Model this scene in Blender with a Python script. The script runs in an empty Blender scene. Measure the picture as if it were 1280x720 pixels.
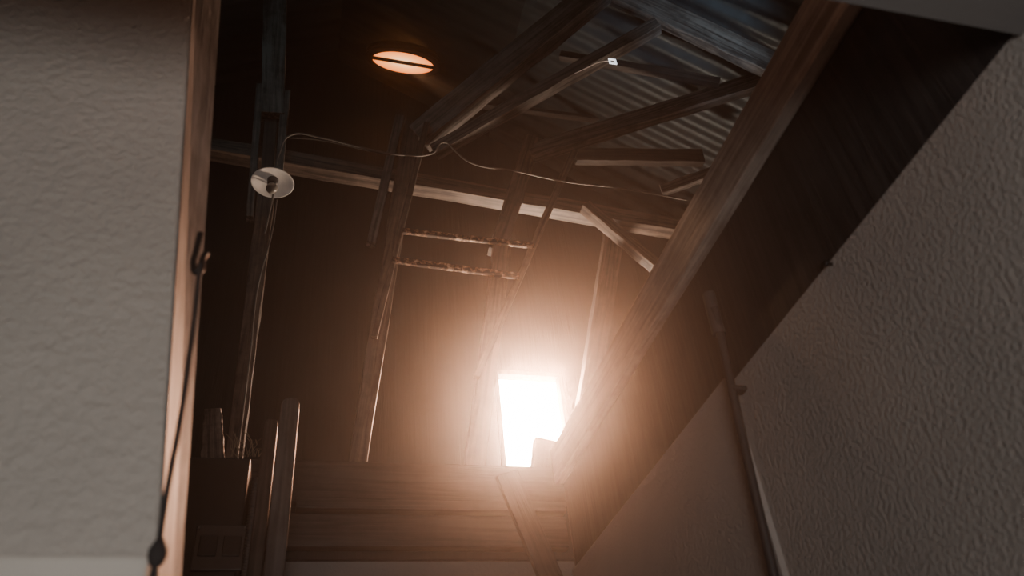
import bpy, math, random, bmesh
from mathutils import Vector, Matrix, noise
random.seed(7)
scene = bpy.context.scene
COL = scene.collection

# ------------------------------------------------------------------ survey frame
CAM = Vector((0, 0, 1.6))
Yc = Vector((-309, -840, -1000))
zv = (1e6 + 309*140)/840
Zc = Vector((-140, zv, -1000)).normalized()
Yc = Yc.normalized()
Xc = Yc.cross(Zc).normalized()
def ray(px, py):
    d = Vector((px-640, 360-py, -1000))
    return Vector((d.dot(Xc), d.dot(Yc), d.dot(Zc)))
def at_y(px, py, y):
    r = ray(px, py); return CAM + r*(y/r.y)
def at_x(px, py, x):
    r = ray(px, py); return CAM + r*(x/r.x)
def scale_y(px, py, y):
    return y/ray(px, py).y
FLOOR2 = 1.6+1.43      # attic floor level

# ------------------------------------------------------------------ materials
def newmat(name):
    m = bpy.data.materials.new(name); m.use_nodes = True
    nt = m.node_tree; nt.nodes.clear()
    out = nt.nodes.new('ShaderNodeOutputMaterial')
    b = nt.nodes.new('ShaderNodeBsdfPrincipled')
    nt.links.new(b.outputs[0], out.inputs[0])
    return m, nt, b, out
def N(nt, t, **kw):
    n = nt.nodes.new(t)
    for k, v in kw.items():
        if k in n.inputs.keys(): n.inputs[k].default_value = v
        else: setattr(n, k, v)
    return n
def ramp(nt, stops):
    r = nt.nodes.new('ShaderNodeValToRGB')
    e = r.color_ramp.elements
    while len(e) < len(stops): e.new(0.5)
    for i, (p, c) in enumerate(stops):
        e[i].position = p; e[i].color = (*c, 1)
    return r
def plaster(name, c, bump=0.3, sc=85.0):
    m, nt, b, o = newmat(name)
    tc = N(nt, 'ShaderNodeTexCoord')
    n1 = N(nt, 'ShaderNodeTexNoise', Scale=sc, Detail=4.0, Roughness=0.55)
    n2 = N(nt, 'ShaderNodeTexNoise', Scale=3.0, Detail=4.0)
    for n in (n1, n2): nt.links.new(tc.outputs['Object'], n.inputs['Vector'])
    r = ramp(nt, [(0.3, tuple(x*0.86 for x in c)), (0.7, c)])
    nt.links.new(n2.outputs[0], r.inputs[0]); nt.links.new(r.outputs[0], b.inputs['Base Color'])
    r2 = ramp(nt, [(0.35, (0, 0, 0)), (0.68, (1, 1, 1))])
    nt.links.new(n1.outputs[0], r2.inputs[0])
    bp = N(nt, 'ShaderNodeBump', Strength=bump, Distance=0.005)
    nt.links.new(r2.outputs[0], bp.inputs['Height']); nt.links.new(bp.outputs[0], b.inputs['Normal'])
    b.inputs['Roughness'].default_value = 0.75
    return m
def wood(name, dark, light, rough=0.6, streak=1.0):
    m, nt, b, o = newmat(name)
    tc = N(nt, 'ShaderNodeTexCoord')
    mp = N(nt, 'ShaderNodeMapping'); mp.inputs['Scale'].default_value = (38, 38, 1.6)
    nt.links.new(tc.outputs['Object'], mp.inputs[0])
    n1 = N(nt, 'ShaderNodeTexNoise', Scale=1.0, Detail=6.0, Roughness=0.65, Distortion=0.6)
    nt.links.new(mp.outputs[0], n1.inputs['Vector'])
    n2 = N(nt, 'ShaderNodeTexNoise', Scale=5.0, Detail=5.0, Roughness=0.7)
    nt.links.new(tc.outputs['Object'], n2.inputs['Vector'])
    mx = N(nt, 'ShaderNodeMath', operation='MULTIPLY_ADD')
    nt.links.new(n1.outputs[0], mx.inputs[0]); mx.inputs[1].default_value = 0.62
    m2 = N(nt, 'ShaderNodeMath', operation='MULTIPLY'); m2.inputs[1].default_value = 0.38
    nt.links.new(n2.outputs[0], m2.inputs[0]); nt.links.new(m2.outputs[0], mx.inputs[2])
    r = ramp(nt, [(0.42, dark), (0.58, light)])
    nt.links.new(mx.outputs[0], r.inputs[0]); nt.links.new(r.outputs[0], b.inputs['Base Color'])
    bp = N(nt, 'ShaderNodeBump', Strength=0.7*streak, Distance=0.006)
    nt.links.new(n1.outputs[0], bp.inputs['Height']); nt.links.new(bp.outputs[0], b.inputs['Normal'])
    b.inputs['Roughness'].default_value = rough
    return m
def plain(name, c, rough=0.5, metal=0.0, emit=None, es=0.0):
    m, nt, b, o = newmat(name)
    tc = N(nt, 'ShaderNodeTexCoord')
    n = N(nt, 'ShaderNodeTexNoise', Scale=14.0, Detail=4.0)
    nt.links.new(tc.outputs['Object'], n.inputs['Vector'])
    r = ramp(nt, [(0.3, tuple(x*0.7 for x in c)), (0.7, c)])
    nt.links.new(n.outputs[0], r.inputs[0]); nt.links.new(r.outputs[0], b.inputs['Base Color'])
    b.inputs['Roughness'].default_value = rough; b.inputs['Metallic'].default_value = metal
    if emit:
        b.inputs['Emission Color'].default_value = (*emit, 1); b.inputs['Emission Strength'].default_value = es
    return m
def peeled(name):
    m, nt, b, o = newmat(name)
    tc = N(nt, 'ShaderNodeTexCoord')
    n = N(nt, 'ShaderNodeTexNoise', Scale=30.0, Detail=4.0, Roughness=0.6)
    nt.links.new(tc.outputs['Object'], n.inputs['Vector'])
    r = ramp(nt, [(0.46, (0.05, 0.028, 0.02)), (0.54, (0.26, 0.13, 0.08)), (0.62, (0.62, 0.46, 0.36))])
    nt.links.new(n.outputs[0], r.inputs[0]); nt.links.new(r.outputs[0], b.inputs['Base Color'])
    b.inputs['Roughness'].default_value = 0.7
    return m

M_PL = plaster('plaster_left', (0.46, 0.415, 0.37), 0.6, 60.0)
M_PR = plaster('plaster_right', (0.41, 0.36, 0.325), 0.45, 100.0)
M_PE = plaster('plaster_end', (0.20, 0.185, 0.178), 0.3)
M_TRIM = plaster('painted_trim', (0.15, 0.135, 0.128), 0.1)
M_BAND = plaster('painted_band', (0.60, 0.55, 0.49), 0.1)
M_W = wood('aged_wood', (0.035, 0.026, 0.021), (0.19, 0.142, 0.117))
M_WG = wood('grey_wood', (0.042, 0.039, 0.038), (0.24, 0.218, 0.203))
M_WJ = wood('jamb_wood', (0.06, 0.057, 0.056), (0.19, 0.18, 0.175))
M_WD = wood('dark_wood', (0.018, 0.016, 0.015), (0.07, 0.058, 0.052))
M_WH = wood('header_wood', (0.016, 0.014, 0.014), (0.060, 0.050, 0.045))
M_WA = wood('trimmer_wood', (0.20, 0.155, 0.13), (0.45, 0.37, 0.32))
M_DK = wood('dark_panel', (0.016, 0.013, 0.013), (0.040, 0.033, 0.031))
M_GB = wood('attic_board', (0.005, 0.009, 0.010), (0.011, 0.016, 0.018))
M_PEEL = peeled('peeling_paint')
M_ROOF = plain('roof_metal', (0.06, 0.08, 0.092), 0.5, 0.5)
M_ROPE = plain('rope_dark', (0.03, 0.026, 0.025), 0.9)
M_IRON = plain('black_iron', (0.03, 0.028, 0.028), 0.5, 0.6)
M_ROD = plain('dark_conduit', (0.035, 0.031, 0.031), 0.6, 0.1)
M_BOX = plain('box_dark', (0.022, 0.022, 0.024), 0.5)
M_BOXC = plain('box_cover', (0.055, 0.053, 0.053), 0.45)
M_CABLE = plain('cable_grey', (0.20, 0.185, 0.175), 0.6)
M_ENAM = plain('enamel_white', (0.80, 0.74, 0.68), 0.3, 0, (1, .9, .8), 0.05)
M_BULB = plain('bulb_glass', (0.35, 0.33, 0.3), 0.15)
M_WHT = plain('white_clip_glow', (0.9, 0.9, 0.92), 0.4, 0, (0.9, 0.95, 1), 1.6)  # emission put into the white paint so the clip reads as brightly lit
M_WIN = plain('sunlit_pane', (1, 0.9, 0.8), 0.5, 0, (1.0, 0.74, 0.55), 120.0)
M_STRAW = plain('straw', (0.3, 0.26, 0.2), 0.8)
M_ROOFD = plain('roof_shade', (0.010, 0.017, 0.019), 0.8)  # shade put into the base colour of the roof outside the bluish sheen
# sunlit translucent vent glass, hotter in the middle
M_VENT, nt, b, o = newmat('sunlit_vent')
tc = N(nt, 'ShaderNodeTexCoord'); mp = N(nt, 'ShaderNodeMapping'); mp.inputs['Scale'].default_value = (4.0, 10.0, 1)
nt.links.new(tc.outputs['Object'], mp.inputs[0])
gr = N(nt, 'ShaderNodeTexGradient', gradient_type='SPHERICAL'); nt.links.new(mp.outputs[0], gr.inputs[0])
r = ramp(nt, [(0.0, (0.75, 0.14, 0.02)), (0.45, (1.0, 0.32, 0.07)), (1.0, (1.0, 0.62, 0.33))])
nt.links.new(gr.outputs[0], r.inputs[0]); nt.links.new(r.outputs[0], b.inputs['Emission Color'])
b.inputs['Emission Strength'].default_value = 3.0; b.inputs['Base Color'].default_value = (.3, .2, .1, 1)

# ------------------------------------------------------------------ helpers
def reg(o, label, cat, kind=None, group=None):
    o['label'] = label; o['category'] = cat
    if kind: o['kind'] = kind
    if group: o['group'] = group
    return o
def mesh_obj(name, verts, faces, mat, smooth=False):
    me = bpy.data.meshes.new(name); me.from_pydata([tuple(v) for v in verts], [], faces); me.update()
    bm = bmesh.new(); bm.from_mesh(me); bmesh.ops.recalc_face_normals(bm, faces=bm.faces); bm.to_mesh(me); bm.free()
    if smooth:
        for p in me.polygons: p.use_smooth = True
    o = bpy.data.objects.new(name, me); COL.objects.link(o)
    if mat: me.materials.append(mat)
    return o
def bevel(o, w=0.004, s=2):
    b = o.modifiers.new('bevel', 'BEVEL'); b.width = w; b.segments = s; b.limit_method = 'ANGLE'
def box(name, lo, hi, mat, bv=0.0):
    lo = Vector(lo); hi = Vector(hi); c = (lo+hi)/2; h = (hi-lo)/2
    vs = [(sx*h.x, sy*h.y, sz*h.z) for sx in (-1, 1) for sy in (-1, 1) for sz in (-1, 1)]
    fs = [(0, 1, 3, 2), (4, 6, 7, 5), (0, 4, 5, 1), (2, 3, 7, 6), (0, 2, 6, 4), (1, 5, 7, 3)]
    o = mesh_obj(name, vs, fs, mat); o.location = c
    if bv: bevel(o, bv)
    return o
def parent(ch, par):
    ch.parent = par
    ch.matrix_parent_inverse = Matrix.Translation(par.location).inverted()
def empty(name, loc):
    e = bpy.data.objects.new(name, None); e.location = loc; e.empty_display_size = 0.05; COL.objects.link(e); return e
def timber(name, p0, p1, w, d, mat, depth_dir=Vector((0, 1, 0)), center=False, rough=0.003, seg=14, w1=None, bow=0.0):
    w1 = w if w1 is None else w1
    ax = (p1-p0); L = ax.length; z = ax.normalized()
    x = depth_dir.cross(z).normalized(); y = z.cross(x).normalized()
    M = Matrix((x, y, z)).transposed().to_4x4(); M.translation = p0
    y0, y1 = (-d/2, d/2) if center else (0, d)
    vs = []; fs = []
    for i in range(seg+1):
        t = i/seg; ww = w+(w1-w)*t
        bx = bow*math.sin(math.pi*t)
        for cx, cy in ((-ww/2, y0), (ww/2, y0), (ww/2, y1), (-ww/2, y1)):
            vs.append((cx+bx+random.uniform(-1, 1)*rough, cy+random.uniform(-1, 1)*rough*0.6, t*L))
    for i in range(seg):
        a = i*4
        for k in range(4):
            fs.append((a+k, a+(k+1) % 4, a+4+(k+1) % 4, a+4+k))
    fs.append((0, 3, 2, 1)); fs.append((seg*4, seg*4+1, seg*4+2, seg*4+3))
    o = mesh_obj(name, vs, fs, mat); o.matrix_world = M
    bevel(o, min(0.004, w*0.12))
    return o
def tim_y(name, a, b, wpx, y, d, mat, to_floor=False, wpx1=None, **k):
    p0 = at_y(*a, y); p1 = at_y(*b, y)
    w = wpx*scale_y(*a, y); w1 = (wpx if wpx1 is None else wpx1)*scale_y(*b, y)
    if to_floor:
        t = (FLOOR2-p0.z)/(p1.z-p0.z); p1 = p0+(p1-p0)*t
    return timber(name, p0, p1, w, d, mat, w1=w1, **k)
def tube(name, pts, r, mat, res=4, cyc=False):
    cu = bpy.data.curves.new(name, 'CURVE'); cu.dimensions = '3D'; cu.bevel_depth = r; cu.bevel_resolution = res
    sp = cu.splines.new('BEZIER'); sp.bezier_points.add(len(pts)-1)
    o0 = Vector(pts[0])
    for i, p in enumerate(pts):
        bp = sp.bezier_points[i]; bp.co = Vector(p)-o0; bp.handle_left_type = bp.handle_right_type = 'AUTO'
    sp.use_cyclic_u = cyc; cu.use_fill_caps = True; cu.resolution_u = 10
    tmp = bpy.data.objects.new(name+'_tmp', cu); COL.objects.link(tmp)
    dg = bpy.context.evaluated_depsgraph_get()
    me = bpy.data.meshes.new_from_object(tmp.evaluated_get(dg))
    bpy.data.objects.remove(tmp)
    me.materials.clear(); me.materials.append(mat)
    for p in me.polygons: p.use_smooth = True
    o = bpy.data.objects.new(name, me); o.location = o0; COL.objects.link(o)
    return o
def lathe(name, prof, mat, seg=40, smooth=True, sx=1, sy=1):
    vs = []; fs = []
    n = len(prof)
    for i in range(seg):
        a = 2*math.pi*i/seg
        for r, z in prof: vs.append((r*math.cos(a)*sx, r*math.sin(a)*sy, z))
    for i in range(seg):
        for j in range(n-1):
            a = i*n+j; b = ((i+1) % seg)*n+j
            fs.append((a, b, b+1, a+1))
    if prof[0][0] > 1e-6: fs.append(tuple(i*n for i in range(seg)))
    if prof[-1][0] > 1e-6: fs.append(tuple(i*n+n-1 for i in range(seg)))
    return mesh_obj(name, vs, fs, mat, smooth)
def ring(name, prof, mat, seg=48, sy=1):
    vs = []; fs = []; n = len(prof)
    for i in range(seg):
        a = 2*math.pi*i/seg
        for r, z in prof: vs.append((r*math.cos(a), r*math.sin(a)*sy, z))
    for i in range(seg):
        for j in range(n):
            a = i*n; b = ((i+1) % seg)*n; j2 = (j+1) % n
            fs.append((a+j, b+j, b+j2, a+j2))
    return mesh_obj(name, vs, fs, mat, True)

Z = lambda z: z+1.6
# ------------------------------------------------------------------ structure
def st(o, label, cat): return reg(o, label, cat, 'structure')
st(box('wall_right', (1.0, -1.6, 0), (1.12, 1.49, Z(1.0)), M_PR), 'rough beige stucco stairwell wall below the hatch lining', 'wall')
st(box('wall_right', (0.985, 1.49, 0), (1.12, 2.8, Z(1.015)), M_PR), 'rough beige stucco stairwell wall stepping forward at the corner', 'wall')
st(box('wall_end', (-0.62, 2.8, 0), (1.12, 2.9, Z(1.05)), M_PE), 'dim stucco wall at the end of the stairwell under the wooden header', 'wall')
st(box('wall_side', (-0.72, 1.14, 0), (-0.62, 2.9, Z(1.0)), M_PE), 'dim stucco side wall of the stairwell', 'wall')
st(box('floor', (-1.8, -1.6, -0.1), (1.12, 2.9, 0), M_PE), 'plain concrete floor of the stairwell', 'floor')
st(box('ceiling', (-1.8, -1.6, Z(1.0)), (1.12, 0.34, Z(1.08)), M_TRIM), 'painted ceiling beside the hatch opening', 'ceiling')
st(box('trim_1', (-0.62, 0.34, Z(0.985)), (1.0, 0.485, Z(1.5)), M_TRIM), 'painted board edging the near side of the hatch', 'trim')
def left_wall():
    y0, y1 = 1.0, 1.13
    T = at_y(240, 0, y0); B = at_y(196, 700, y0)
    d = (T-B)/(T.z-B.z)
    top = B+d*(Z(2.1)-B.z); bot = B
    zb = bot.z
    vs = []
    for y in (y0, y1):
        vs += [(-1.8, y, zb), (bot.x, y, zb), (top.x, y, Z(2.1)), (-1.8, y, Z(2.1))]
    fs = [(0, 1, 2, 3), (4, 7, 6, 5), (0, 4, 5, 1), (1, 5, 6, 2), (2, 6, 7, 3), (3, 7, 4, 0)]
    o = mesh_obj('wall_left', vs, fs, M_PL)
    bevel(o, 0.006, 3)
    st(o, 'rough beige stucco partition wall beside the stair', 'wall')
    o = box('trim_2', (-1.8, 0.975, 0), (bot.x-0.004, 1.13, zb-0.002), M_BAND, 0.006)
    st(o, 'pale smooth plaster band below the partition wall', 'trim')
    F0 = at_y(241, 0, 1.003); F1 = at_y(199, 700, 1.003)
    K0 = at_y(276, 0, 1.15); K1 = at_y(228, 700, 1.15)
    def ext(a, b, z):
        t = (z-a.z)/(b.z-a.z); return a+(b-a)*t
    f0, f1, k0, k1 = ext(F0, F1, Z(2.1)), ext(F0, F1, zb-0.2), ext(K0, K1, Z(2.1)), ext(K0, K1, zb-0.2)
    off = Vector((-0.04, 0.0, 0))
    vs = [f0, f1, k1, k0, f0+off+Vector((0, .02, 0)), f1+off+Vector((0, .02, 0)), k1+off, k0+off]
    o = mesh_obj('trim_3', vs, [(0, 1, 2, 3), (4, 7, 6, 5), (0, 4, 5, 1), (3, 2, 6, 7), (0, 3, 7, 4), (1, 5, 6, 2)], M_WJ)
    st(o, 'worn grey wooden jamb board on the end of the partition wall', 'trim')
left_wall()
st(box('trim_4', (1.0, 0.485, Z(1.0)), (1.03, 2.8, Z(1.44)), M_DK), 'dark stained lining panel of the hatch above the stucco', 'trim')
o = timber('trimmer_beam', Vector((0.980, 0.485, Z(1.43))), Vector((0.980, 2.8, Z(1.43))), 0.145, 0.038, M_WA, depth_dir=Vector((1, 0, 0)), center=True, rough=0.0012)
reg(o, 'sawn brown wooden trimmer beam along the edge of the hatch', 'beam')
reg(timber('header_board', Vector((-0.6, 2.8, Z(1.35))), Vector((1.0, 2.8, Z(1.35))), 0.165, 0.05, M_WH, rough=0.001), 'wide dark brown header board across the end of the hatch', 'board')
reg(timber('header_ledge', Vector((-0.02, 2.755, Z(1.245))), Vector((0.98, 2.755, Z(1.245))), 0.04, 0.075, M_WH, rough=0.001), 'narrow projecting wooden ledge on the header', 'board')
reg(timber('lower_header_board', Vector((-0.18, 2.79, Z(1.16))), Vector((0.985, 2.79, Z(1.16))), 0.12, 0.05, M_WH, rough=0.001), 'dark brown lower header board above the stucco', 'board')
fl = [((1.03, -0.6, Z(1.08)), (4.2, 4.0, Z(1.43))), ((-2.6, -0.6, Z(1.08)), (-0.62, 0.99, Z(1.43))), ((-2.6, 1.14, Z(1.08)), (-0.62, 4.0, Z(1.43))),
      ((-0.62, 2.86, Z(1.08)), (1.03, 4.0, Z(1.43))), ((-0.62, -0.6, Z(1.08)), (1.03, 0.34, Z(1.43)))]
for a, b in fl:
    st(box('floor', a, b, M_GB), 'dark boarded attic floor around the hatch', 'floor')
wx0, wx1, wz0, wz1 = 1.07, 1.51, Z(1.99), Z(2.68)
GY = 4.0
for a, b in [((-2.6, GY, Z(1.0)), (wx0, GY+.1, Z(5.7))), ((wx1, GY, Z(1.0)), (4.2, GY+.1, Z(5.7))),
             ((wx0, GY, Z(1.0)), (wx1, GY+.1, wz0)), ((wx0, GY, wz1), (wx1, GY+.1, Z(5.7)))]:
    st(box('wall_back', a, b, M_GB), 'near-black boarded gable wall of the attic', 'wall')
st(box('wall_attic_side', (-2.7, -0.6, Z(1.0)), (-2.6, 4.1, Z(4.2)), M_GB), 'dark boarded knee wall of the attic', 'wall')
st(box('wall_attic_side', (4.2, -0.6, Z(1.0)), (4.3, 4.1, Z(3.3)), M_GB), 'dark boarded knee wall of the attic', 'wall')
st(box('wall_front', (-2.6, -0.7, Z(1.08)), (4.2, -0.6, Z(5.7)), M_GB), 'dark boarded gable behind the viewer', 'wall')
we = empty('window_1', ((wx0+wx1)/2, GY, wz0)); st(we, 'small attic window blazing with warm sunlight', 'window')
pane = box('pane', (wx0+.02, GY+.05, wz0+.02), (wx1-.02, GY+.06, wz1-.02), M_WIN); parent(pane, we)
for a, b in [((wx0, GY-.02, wz0), (wx0+.03, GY+.1, wz1)), ((wx1-.03, GY-.02, wz0), (wx1, GY+.1, wz1)),
             ((wx0+.03, GY-.02, wz0), (wx1-.03, GY+.1, wz0+.03)), ((wx0+.03, GY-.02, wz1-.03), (wx1-.03, GY+.1, wz1))]:
    f = box('window_frame', a, b, M_W, .003); parent(f, we)
def roof(name, x0, x1, mat, y0=-0.7, y1=4.1):
    vs = []; fs = []; n = 400
    for i in range(n+1):
        y = y0+(y1-y0)*i/n; dz = 0.012*math.sin(y*2*math.pi/0.13)
        for x in (x0, x1): vs.append((x, y, Z(5.62-0.6*abs(x))+dz))
    for i in range(n): fs.append((2*i, 2*i+1, 2*i+3, 2*i+2))
    return mesh_obj(name, vs, fs, mat, True)
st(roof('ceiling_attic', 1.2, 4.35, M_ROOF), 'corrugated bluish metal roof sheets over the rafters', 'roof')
st(roof('ceiling_attic', 0, 1.2, M_ROOFD), 'corrugated roof sheets near the ridge with shade put into their colour', 'roof')
st(roof('ceiling_attic', 0, -2.75, M_ROOFD), 'corrugated roof sheets with shade put into their colour', 'roof')

# ------------------------------------------------------------------ attic timbers
reg(tim_y('tie_beam', (200, 168), (872, 284), 22, 3.16, .09, M_W, rough=.004), 'long weathered wooden tie beam spanning the attic', 'beam')
reg(tim_y('roof_post', (346, -110), (341, 140), 28, 3.03, .08, M_WG), 'squared greyish post hanging from the dark roof', 'post')
reg(tim_y('roof_post', (336, 215), (292, 575), 20, 3.08, .07, M_W, True), 'slender brown post below the enamel lamp', 'post')
reg(tim_y('splice_board', (325, 104), (312, 270), 9, 3.04, .05, M_WG, rough=.001), 'narrow grey splice board nailed beside the post', 'board')
reg(tim_y('splice_board', (358, 112), (347, 230), 10, 3.04, .05, M_WG, rough=.001), 'narrow grey splice board nailed beside the post', 'board')
reg(tim_y('splice_block', (339, 142), (334, 213), 16, 3.08, .06, M_WD, rough=.001), 'dark wooden packing block between two splice boards', 'block')
reg(tim_y('wall_post', (516, 150), (447, 578), 21, 3.07, .08, M_W, True, 22), 'tall weathered wooden post beside the ladder', 'post')
reg(tim_y('splice_board', (500, 143), (464, 302), 11, 3.02, .05, M_WG, rough=.001), 'narrow grey board fixed along the tall post', 'board')
reg(tim_y('wall_post', (668, 170), (622, 312), 22, 3.09, .07, M_W), 'upper length of a weathered post at the tie beam', 'post')
reg(tim_y('wall_post', (630, 298), (592, 600), 22, 3.03, .06, M_W, True, 26), 'weathered brown post standing against the bright window', 'post')
reg(tim_y('wall_post', (770, 285), (742, 470), 24, 3.3, .08, M_W, True), 'reddish brown post under the diagonal brace', 'post')
reg(tim_y('diagonal_brace', (733, 253), (822, 328), 15, 3.09, .07, M_W), 'short diagonal wooden brace under the tie beam', 'brace')
reg(tim_y('stub_post', (684, 548), (680, 600), 30, 3.0, .06, M_WD, True), 'short dark stub post in front of the window', 'post')
reg(tim_y('leaning_plank', (634, 590), (698, 740), 30, 2.722, .03, M_WH, rough=.001), 'brown plank leaning diagonally against the header', 'plank')
def tim3(name, a, ya, b, yb, w, d, mat, dd=Vector((0.3, 1, 0.2)), **k):
    return timber(name, at_y(*a, ya), at_y(*b, yb), w, d, mat, depth_dir=dd, **k)
reg(tim3('roof_rafter', (520, 167), 3.06, (786, -50), 2.2, .16, .12, M_WG, rough=.005), 'thick weathered rafter rising steeply over the attic', 'rafter')
reg(tim3('roof_rafter', (540, 186), 3.05, (822, 26), 2.3, .075, .08, M_WG), 'thinner rafter running below the thick one', 'rafter')
reg(tim3('roof_rafter', (668, 200), 3.06, (975, 103), 2.5, .05, .22, M_WG, dd=Vector((-.2, .5, 1))), 'pale edged rafter reaching toward the hatch beam', 'rafter')
reg(tim3('roof_rafter', (740, -30), 2.35, (1010, 98), 2.3, .16, .07, M_WG, rough=.004), 'wide pale rafter under the metal sheets', 'rafter')
reg(tim3('purlin', (720, 192), 3.15, (880, 194), 3.05, .10, .06, M_WD), 'dark purlin crossing behind the pale rafter', 'purlin')
reg(tim3('purlin', (600, 128), 3.4, (790, 152), 3.4, .03, .05, M_WD), 'thin dark purlin under the roof sheets', 'purlin')
reg(tim3('purlin', (700, 66), 2.85, (900, 100), 2.6, .05, .05, M_WD), 'thin dark purlin under the roof sheets', 'purlin')
reg(tim3('roof_rafter', (826, 236), 2.95, (905, 208), 2.75, .06, .05, M_WG), 'short pale rafter end behind the hatch beam', 'rafter')

# ladder
lad = empty('ladder', at_y(560, 330, 2.98)); reg(lad, 'old wooden ladder with flaking paint hanging in the attic', 'ladder')
for nm, a, b, w, y in [('rail', (534, 152), (468, 420), 8, 2.985), ('rail', (730, 160), (596, 470), 9, 2.985)]:
    o = tim_y(nm, a, b, w, y, .025, M_W, rough=.001); parent(o, lad)
for a, b, w in [((503, 287), (668, 306), 8), ((490, 323), (650, 344), 9)]:
    o = tim_y('rung', a, b, w, 2.97, .02, M_PEEL, rough=.0008, seg=16); parent(o, lad)

# cable
pts = [(331, 292), (343, 235), (349, 192), (366, 168), (400, 172), (450, 184), (505, 194), (540, 192), (556, 178), (568, 188), (590, 204), (640, 213), (700, 226), (780, 236), (858, 250)]
cab = tube('electric_cable', [at_y(x, y, 2.95) for x, y in pts], .005, M_CABLE)
reg(cab, 'thin pale electric cable looping along the tie beam', 'cable')
cab = tube('electric_cable', [at_y(x, y, 3.0) for x, y in [(362, 172), (400, 175), (450, 186), (488, 194)]], .004, M_WD)
reg(cab, 'thin dark electric cable along the tie beam', 'cable')
cab = tube('electric_cable', [at_y(x, y, 3.05) for x, y in [(346, 250), (340, 290), (322, 360), (313, 440), (300, 545), (293, 600)]], .004, M_CABLE)
reg(cab, 'thin pale cable running down the slender post', 'cable')

# enamel lamp
lc = at_y(341, 227, 2.90)
le = empty('ceiling_lamp', lc); reg(le, 'round white enamel lamp with bare bulb on the post', 'lamp')
sh = lathe('lamp_shade', [(.026, .022), (.05, .018), (.09, .004), (.102, -.006), (.104, -.010), (.100, -.010), (.088, -.001), (.05, .010), (.026, .012)], M_ENAM); sh.location = lc; parent(sh, le)
so = lathe('socket', [(.0, .05), (.026, .05), (.028, .02), (.026, -.012), (.020, -.02), (.0, -.02)], M_BOXC); so.location = lc; parent(so, le)
bu = lathe('bulb', [(.0, -.075), (.016, -.072), (.027, -.058), (.029, -.045), (.022, -.028), (.014, -.018), (0, -.016)], M_BULB, 24); bu.location = lc; parent(bu, le)
ar = tube('bracket', [lc+Vector((0, 0, .045)), lc+Vector((0, .05, .07)), lc+Vector((0, .17, .07))], .008, M_IRON); parent(ar, le)

# roof vent
vr = ray(504, 78); t = (5.4)/(vr.z+0.6*vr.x); vc = CAM+vr*t
ve = empty('roof_vent', vc); reg(ve, 'oval roof vent glowing orange behind a dark bar', 'vent')
rim = ring('rim', [(.23, .03), (.28, .03), (.29, -.01), (.23, -.012)], M_IRON, sy=.40)
lens = lathe('lens', [(0, .0), (.232, .0), (.232, .012), (0, .012)], M_VENT, 48, sy=.40)
bar = box('bar', (-.25, -.020, -.02), (.25, .008, -.002), M_IRON, .004)
hood = ring('hood', [(.23, .03), (.28, .03), (.28, .10), (.23, .10)], M_IRON, sy=.40)
tilt = Matrix.Rotation(math.radians(2), 4, 'Y')
for o in (rim, lens, bar, hood):
    o.matrix_world = Matrix.Translation(vc) @ tilt; parent(o, ve)

# white clip on the rafter
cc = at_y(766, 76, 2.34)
ce = empty('roof_clip', cc); reg(ce, 'small white square clip with added glow fixed to the rafter', 'clip')
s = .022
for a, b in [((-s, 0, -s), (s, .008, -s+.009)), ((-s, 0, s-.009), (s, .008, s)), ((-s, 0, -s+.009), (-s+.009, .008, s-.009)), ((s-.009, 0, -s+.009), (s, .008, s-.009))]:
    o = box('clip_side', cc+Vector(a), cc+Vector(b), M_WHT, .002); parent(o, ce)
o = tube('clip_wire', [cc+Vector((-s, .004, 0)), at_y(748, 78, 2.36), at_y(735, 84, 2.38), at_y(718, 92, 2.40)], .0028, M_ENAM); parent(o, ce)

# ------------------------------------------------------------------ stairwell things
def round_post(name, px, ptop, wpx, y, d, mat):
    T = at_y(px, ptop, y); w = wpx*scale_y(px, ptop, y)
    prof = [(-w/2, 0), (w/2, 0)]
    H = T.z; r = w/2
    for i in range(13):
        a = math.pi*i/12; prof.append((r*math.cos(a), H-r+r*math.sin(a)))
    n = len(prof); vs = [(x, 0, z) for x, z in prof]+[(x, d, z) for x, z in prof]
    fs = [tuple(range(n)), tuple(range(2*n-1, n-1, -1))]+[(i, (i+1) % n, n+(i+1) % n, n+i) for i in range(n)]
    o = mesh_obj(name, vs, fs, mat); o.location = (T.x, y, 0); bevel(o, .006, 3)
    return o
M_WP = wood('post_wood', (0.04, 0.038, 0.038), (0.10, 0.096, 0.094))
reg(round_post('stair_rail_post', 364, 496, 22, 2.3, .07, M_WP), 'grey wooden stair rail post with rounded top', 'post')
reg(round_post('stair_rail_post', 340, 522, 16, 2.42, .06, M_WD), 'darker stair rail post with rounded top behind another', 'post')

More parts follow.
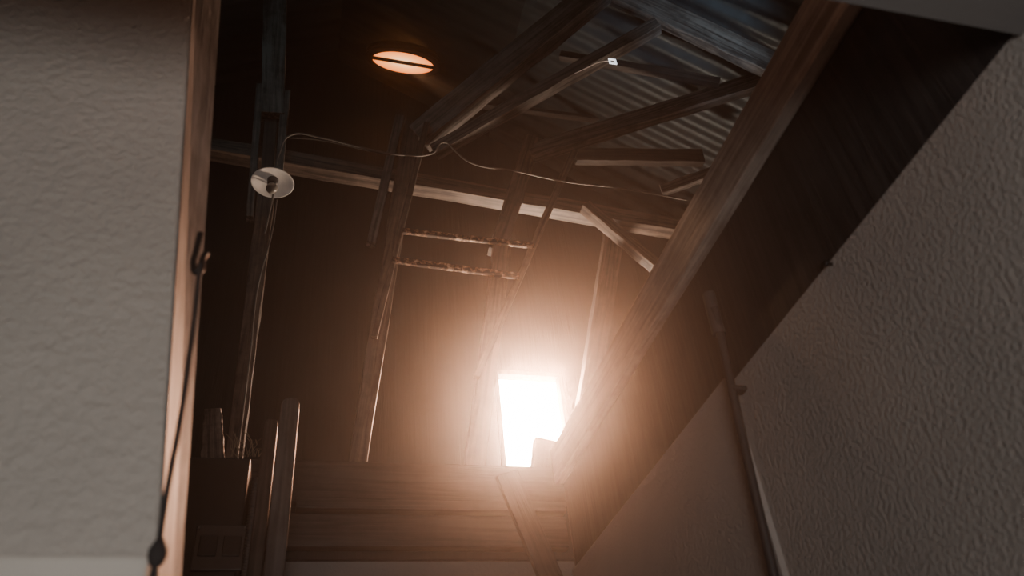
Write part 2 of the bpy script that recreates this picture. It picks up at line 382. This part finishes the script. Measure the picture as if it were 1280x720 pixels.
A = at_y(234, 570, 2.56); B = at_y(314, 572, 2.56)
eb = empty('electrical_box', ((A.x+B.x)/2, 2.6, Z(.62))); reg(eb, 'dark metal electrical box fixed below the header', 'box')
b0 = box('body', (A.x, 2.56, Z(.62)), (B.x, 2.795, A.z), M_BOX, .008); parent(b0, eb)
c0 = at_y(246, 655, 2.54); c1 = at_y(304, 712, 2.54)
cv = box('cover', (c0.x, 2.545, c1.z), (c1.x, 2.56, c0.z), M_BOXC, .004); parent(cv, eb)
cz = (c0.z+c1.z)/2; cx = (c0.x+c1.x)/2
cv = box('switch_plate', (c0.x+.015, 2.537, cz-.03), (cx-.008, 2.545, cz+.035), M_BOX, .003); parent(cv, eb)
cv = box('switch_plate', (cx+.008, 2.537, cz-.03), (c1.x-.015, 2.545, cz+.035), M_BOX, .003); parent(cv, eb)
for sx in (c0.x+.008, c1.x-.008):
    s_ = lathe('screw', [(0, -.004), (.005, -.003), (.005, 0), (0, 0)], M_CABLE, 12)
    s_.matrix_world = Matrix.Translation((sx, 2.545, c0.z-.01)) @ Matrix.Rotation(-math.pi/2, 4, 'X'); parent(s_, eb)
T = at_y(321, 598, 2.52); prof = []
L = T.z
k = int((L-.01)/.010)
for i in range(k):
    z = -L+i*.010
    prof += [(.011, z), (.015, z+.003), (.015, z+.006)]
prof += [(.010, 0), (0, 0)]
o = lathe('flexible_conduit', [(0, -L)]+prof, M_BOXC, 14); o.location = T
reg(o, 'ribbed flexible grey conduit beside the electrical box', 'conduit')
reg(tim_y('wood_offcut', (266, 510), (266, 576), 20, 2.81, .03, M_WG, wpx1=28, to_floor=True), 'small greyish wooden offcut standing on the header', 'board')
bm = bmesh.new()
for i in range(22):
    p = at_y(random.uniform(288, 326), 571, 2.82)
    q = p+Vector((random.uniform(-.05, .05), random.uniform(-.02, .02), random.uniform(.03, .10)))
    md = (p+q)/2+Vector((random.uniform(-.02, .02), 0, .015))
    for u, v in ((p, md), (md, q)):
        dx = Vector((.0012, 0, .0006)); dy = Vector((0, .0012, 0))
        a = [bm.verts.new(u+e) for e in (dx, dy, -dx)]; b = [bm.verts.new(v+e) for e in (dx, dy, -dx)]
        for j in range(3): bm.faces.new((a[j], a[(j+1) % 3], b[(j+1) % 3], b[j]))
me = bpy.data.meshes.new('straw'); bm.to_mesh(me); bm.free(); me.materials.append(M_STRAW)
o = bpy.data.objects.new('straw_wisps', me); COL.objects.link(o)
reg(o, 'wisps of dry straw lying on the header top', 'straw', 'stuff')

rp = [at_x(x, y, .965) for x, y in [(893, 385), (905, 440), (918, 500), (940, 600), (968, 722)]]
d = (rp[-1]-rp[-2]).normalized(); rp.append(rp[-1]+d*.9)
re_ = empty('wall_conduit', rp[0]); reg(re_, 'dark conduit running down the stucco wall corner', 'conduit')
o = tube('pipe', rp, .0105, M_ROD); parent(o, re_)
o = tube('wrapped_end', [at_x(886, 368, .968), at_x(893, 395, .966), at_x(899, 418, .965)], .0165, M_BOXC); parent(o, re_)
p = at_x(915, 487, .965)
o = box('pipe_clip', p+Vector((-.004, -.014, -.006)), p+Vector((.034, .014, .006)), M_ROD, .003); parent(o, re_)
p = at_x(1040, 330, 1.0)
o = lathe('nail', [(0, -.02), (.003, -.02), (.003, .012), (.008, .013), (.007, .018), (0, .019)], M_IRON, 14)
o.matrix_world = Matrix.Translation(p) @ Matrix.Rotation(-math.pi/2, 4, 'Y'); reg(o, 'small dark nail in the top of the stucco wall', 'nail')

re2 = empty('hanging_rope', at_y(251, 296, .975)); reg(re2, 'thin dark rope with knot hanging from an iron hook', 'rope')
rp = [at_y(x, y, .975) for x, y in [(250, 330), (244, 390), (236, 450), (226, 520), (213, 590), (203, 650), (197, 692)]]
o = tube('cord', rp, .0036, M_ROPE); parent(o, re2)
o = tube('hook', [at_y(x, y, .98) for x, y in [(251, 292), (246, 312), (242, 332), (246, 340), (254, 322), (258, 316)]], .005, M_IRON); parent(o, re2)
kn = lathe('knot', [(0, -.016), (.007, -.013), (.0105, -.004), (.0105, .004), (.007, .012), (.004, .018), (0, .018)], M_ROPE, 20)
kn.location = at_y(197, 692, .96); parent(kn, re2)
o = tube('rope_tail', [at_y(197, 696, .96), at_y(192, 720, .96), at_y(190, 760, .96)], .004, M_ROPE); parent(o, re2)

# ------------------------------------------------------------------ lights
def light(name, typ, loc, energy, col, target=None, **k):
    l = bpy.data.lights.new(name, typ); l.energy = energy; l.color = col
    for a, b in k.items(): setattr(l, a, b)
    o = bpy.data.objects.new(name, l); o.location = loc; COL.objects.link(o)
    if target is not None:
        o.rotation_euler = (Vector(target)-Vector(loc)).to_track_quat('-Z', 'Y').to_euler()
    return o
light('window_sun', 'AREA', (1.29, 3.93, Z(2.34)), 85, (1.0, .45, .25), (.9, 1.5, Z(.9)), shape='RECTANGLE', size=0.36, size_y=0.56, spread=math.radians(100))
light('added_room_fill', 'AREA', (-0.1, -1.3, 1.3), 25, (1.0, .98, .95), (0.1, 1.6, Z(1.0)), shape='DISK', size=0.9)  # unseen area light added behind the camera to light the stairwell walls
light('added_sheen_spot', 'SPOT', (2.4, 1.6, Z(2.4)), 90, (.65, .85, 1.0), (2.05, 2.4, Z(4.3)), spot_size=.50, spot_blend=.9, shadow_soft_size=.12)  # hidden spot added to give the roof metal its bluish sheen
light('vent_sun', 'SPOT', vc+Vector((0, 0, -.05)), 160, (1.0, .5, .25), at_y(563, 116, 2.95), spot_size=.12, spot_blend=.5, shadow_soft_size=.02)
light('added_attic_fill', 'AREA', (-0.6, 1.6, Z(4.2)), 1.5, (.40, .80, .90), (0.2, 3.3, Z(3.0)), shape='DISK', size=1.0)  # unseen disc light added inside the attic to lift the shadows teal
w = bpy.data.worlds.new('world'); scene.world = w; w.use_nodes = True
nt = w.node_tree
nt.nodes['Background'].inputs[0].default_value = (.50, .66, .75, 1)
nt.nodes['Background'].inputs[1].default_value = .1
vsn = nt.nodes.new('ShaderNodeVolumeScatter')  # scattering air added to spread a bloom-like glow around the window
vsn.inputs['Density'].default_value = 0.018; vsn.inputs['Anisotropy'].default_value = 0.945
vsn.inputs['Color'].default_value = (1, .90, .82, 1)
nt.links.new(vsn.outputs[0], nt.nodes['World Output'].inputs['Volume'])

# ------------------------------------------------------------------ camera
cd = bpy.data.cameras.new('camera'); cam = bpy.data.objects.new('camera', cd); COL.objects.link(cam)
R = Matrix((Xc, Yc, Zc)).to_4x4(); cam.matrix_world = Matrix.Translation(CAM) @ R
cd.sensor_width = 36; cd.lens = 28.125; cd.clip_start = .01
cd.dof.use_dof = True; cd.dof.focus_distance = 3.9; cd.dof.aperture_fstop = 3.2
scene.camera = cam
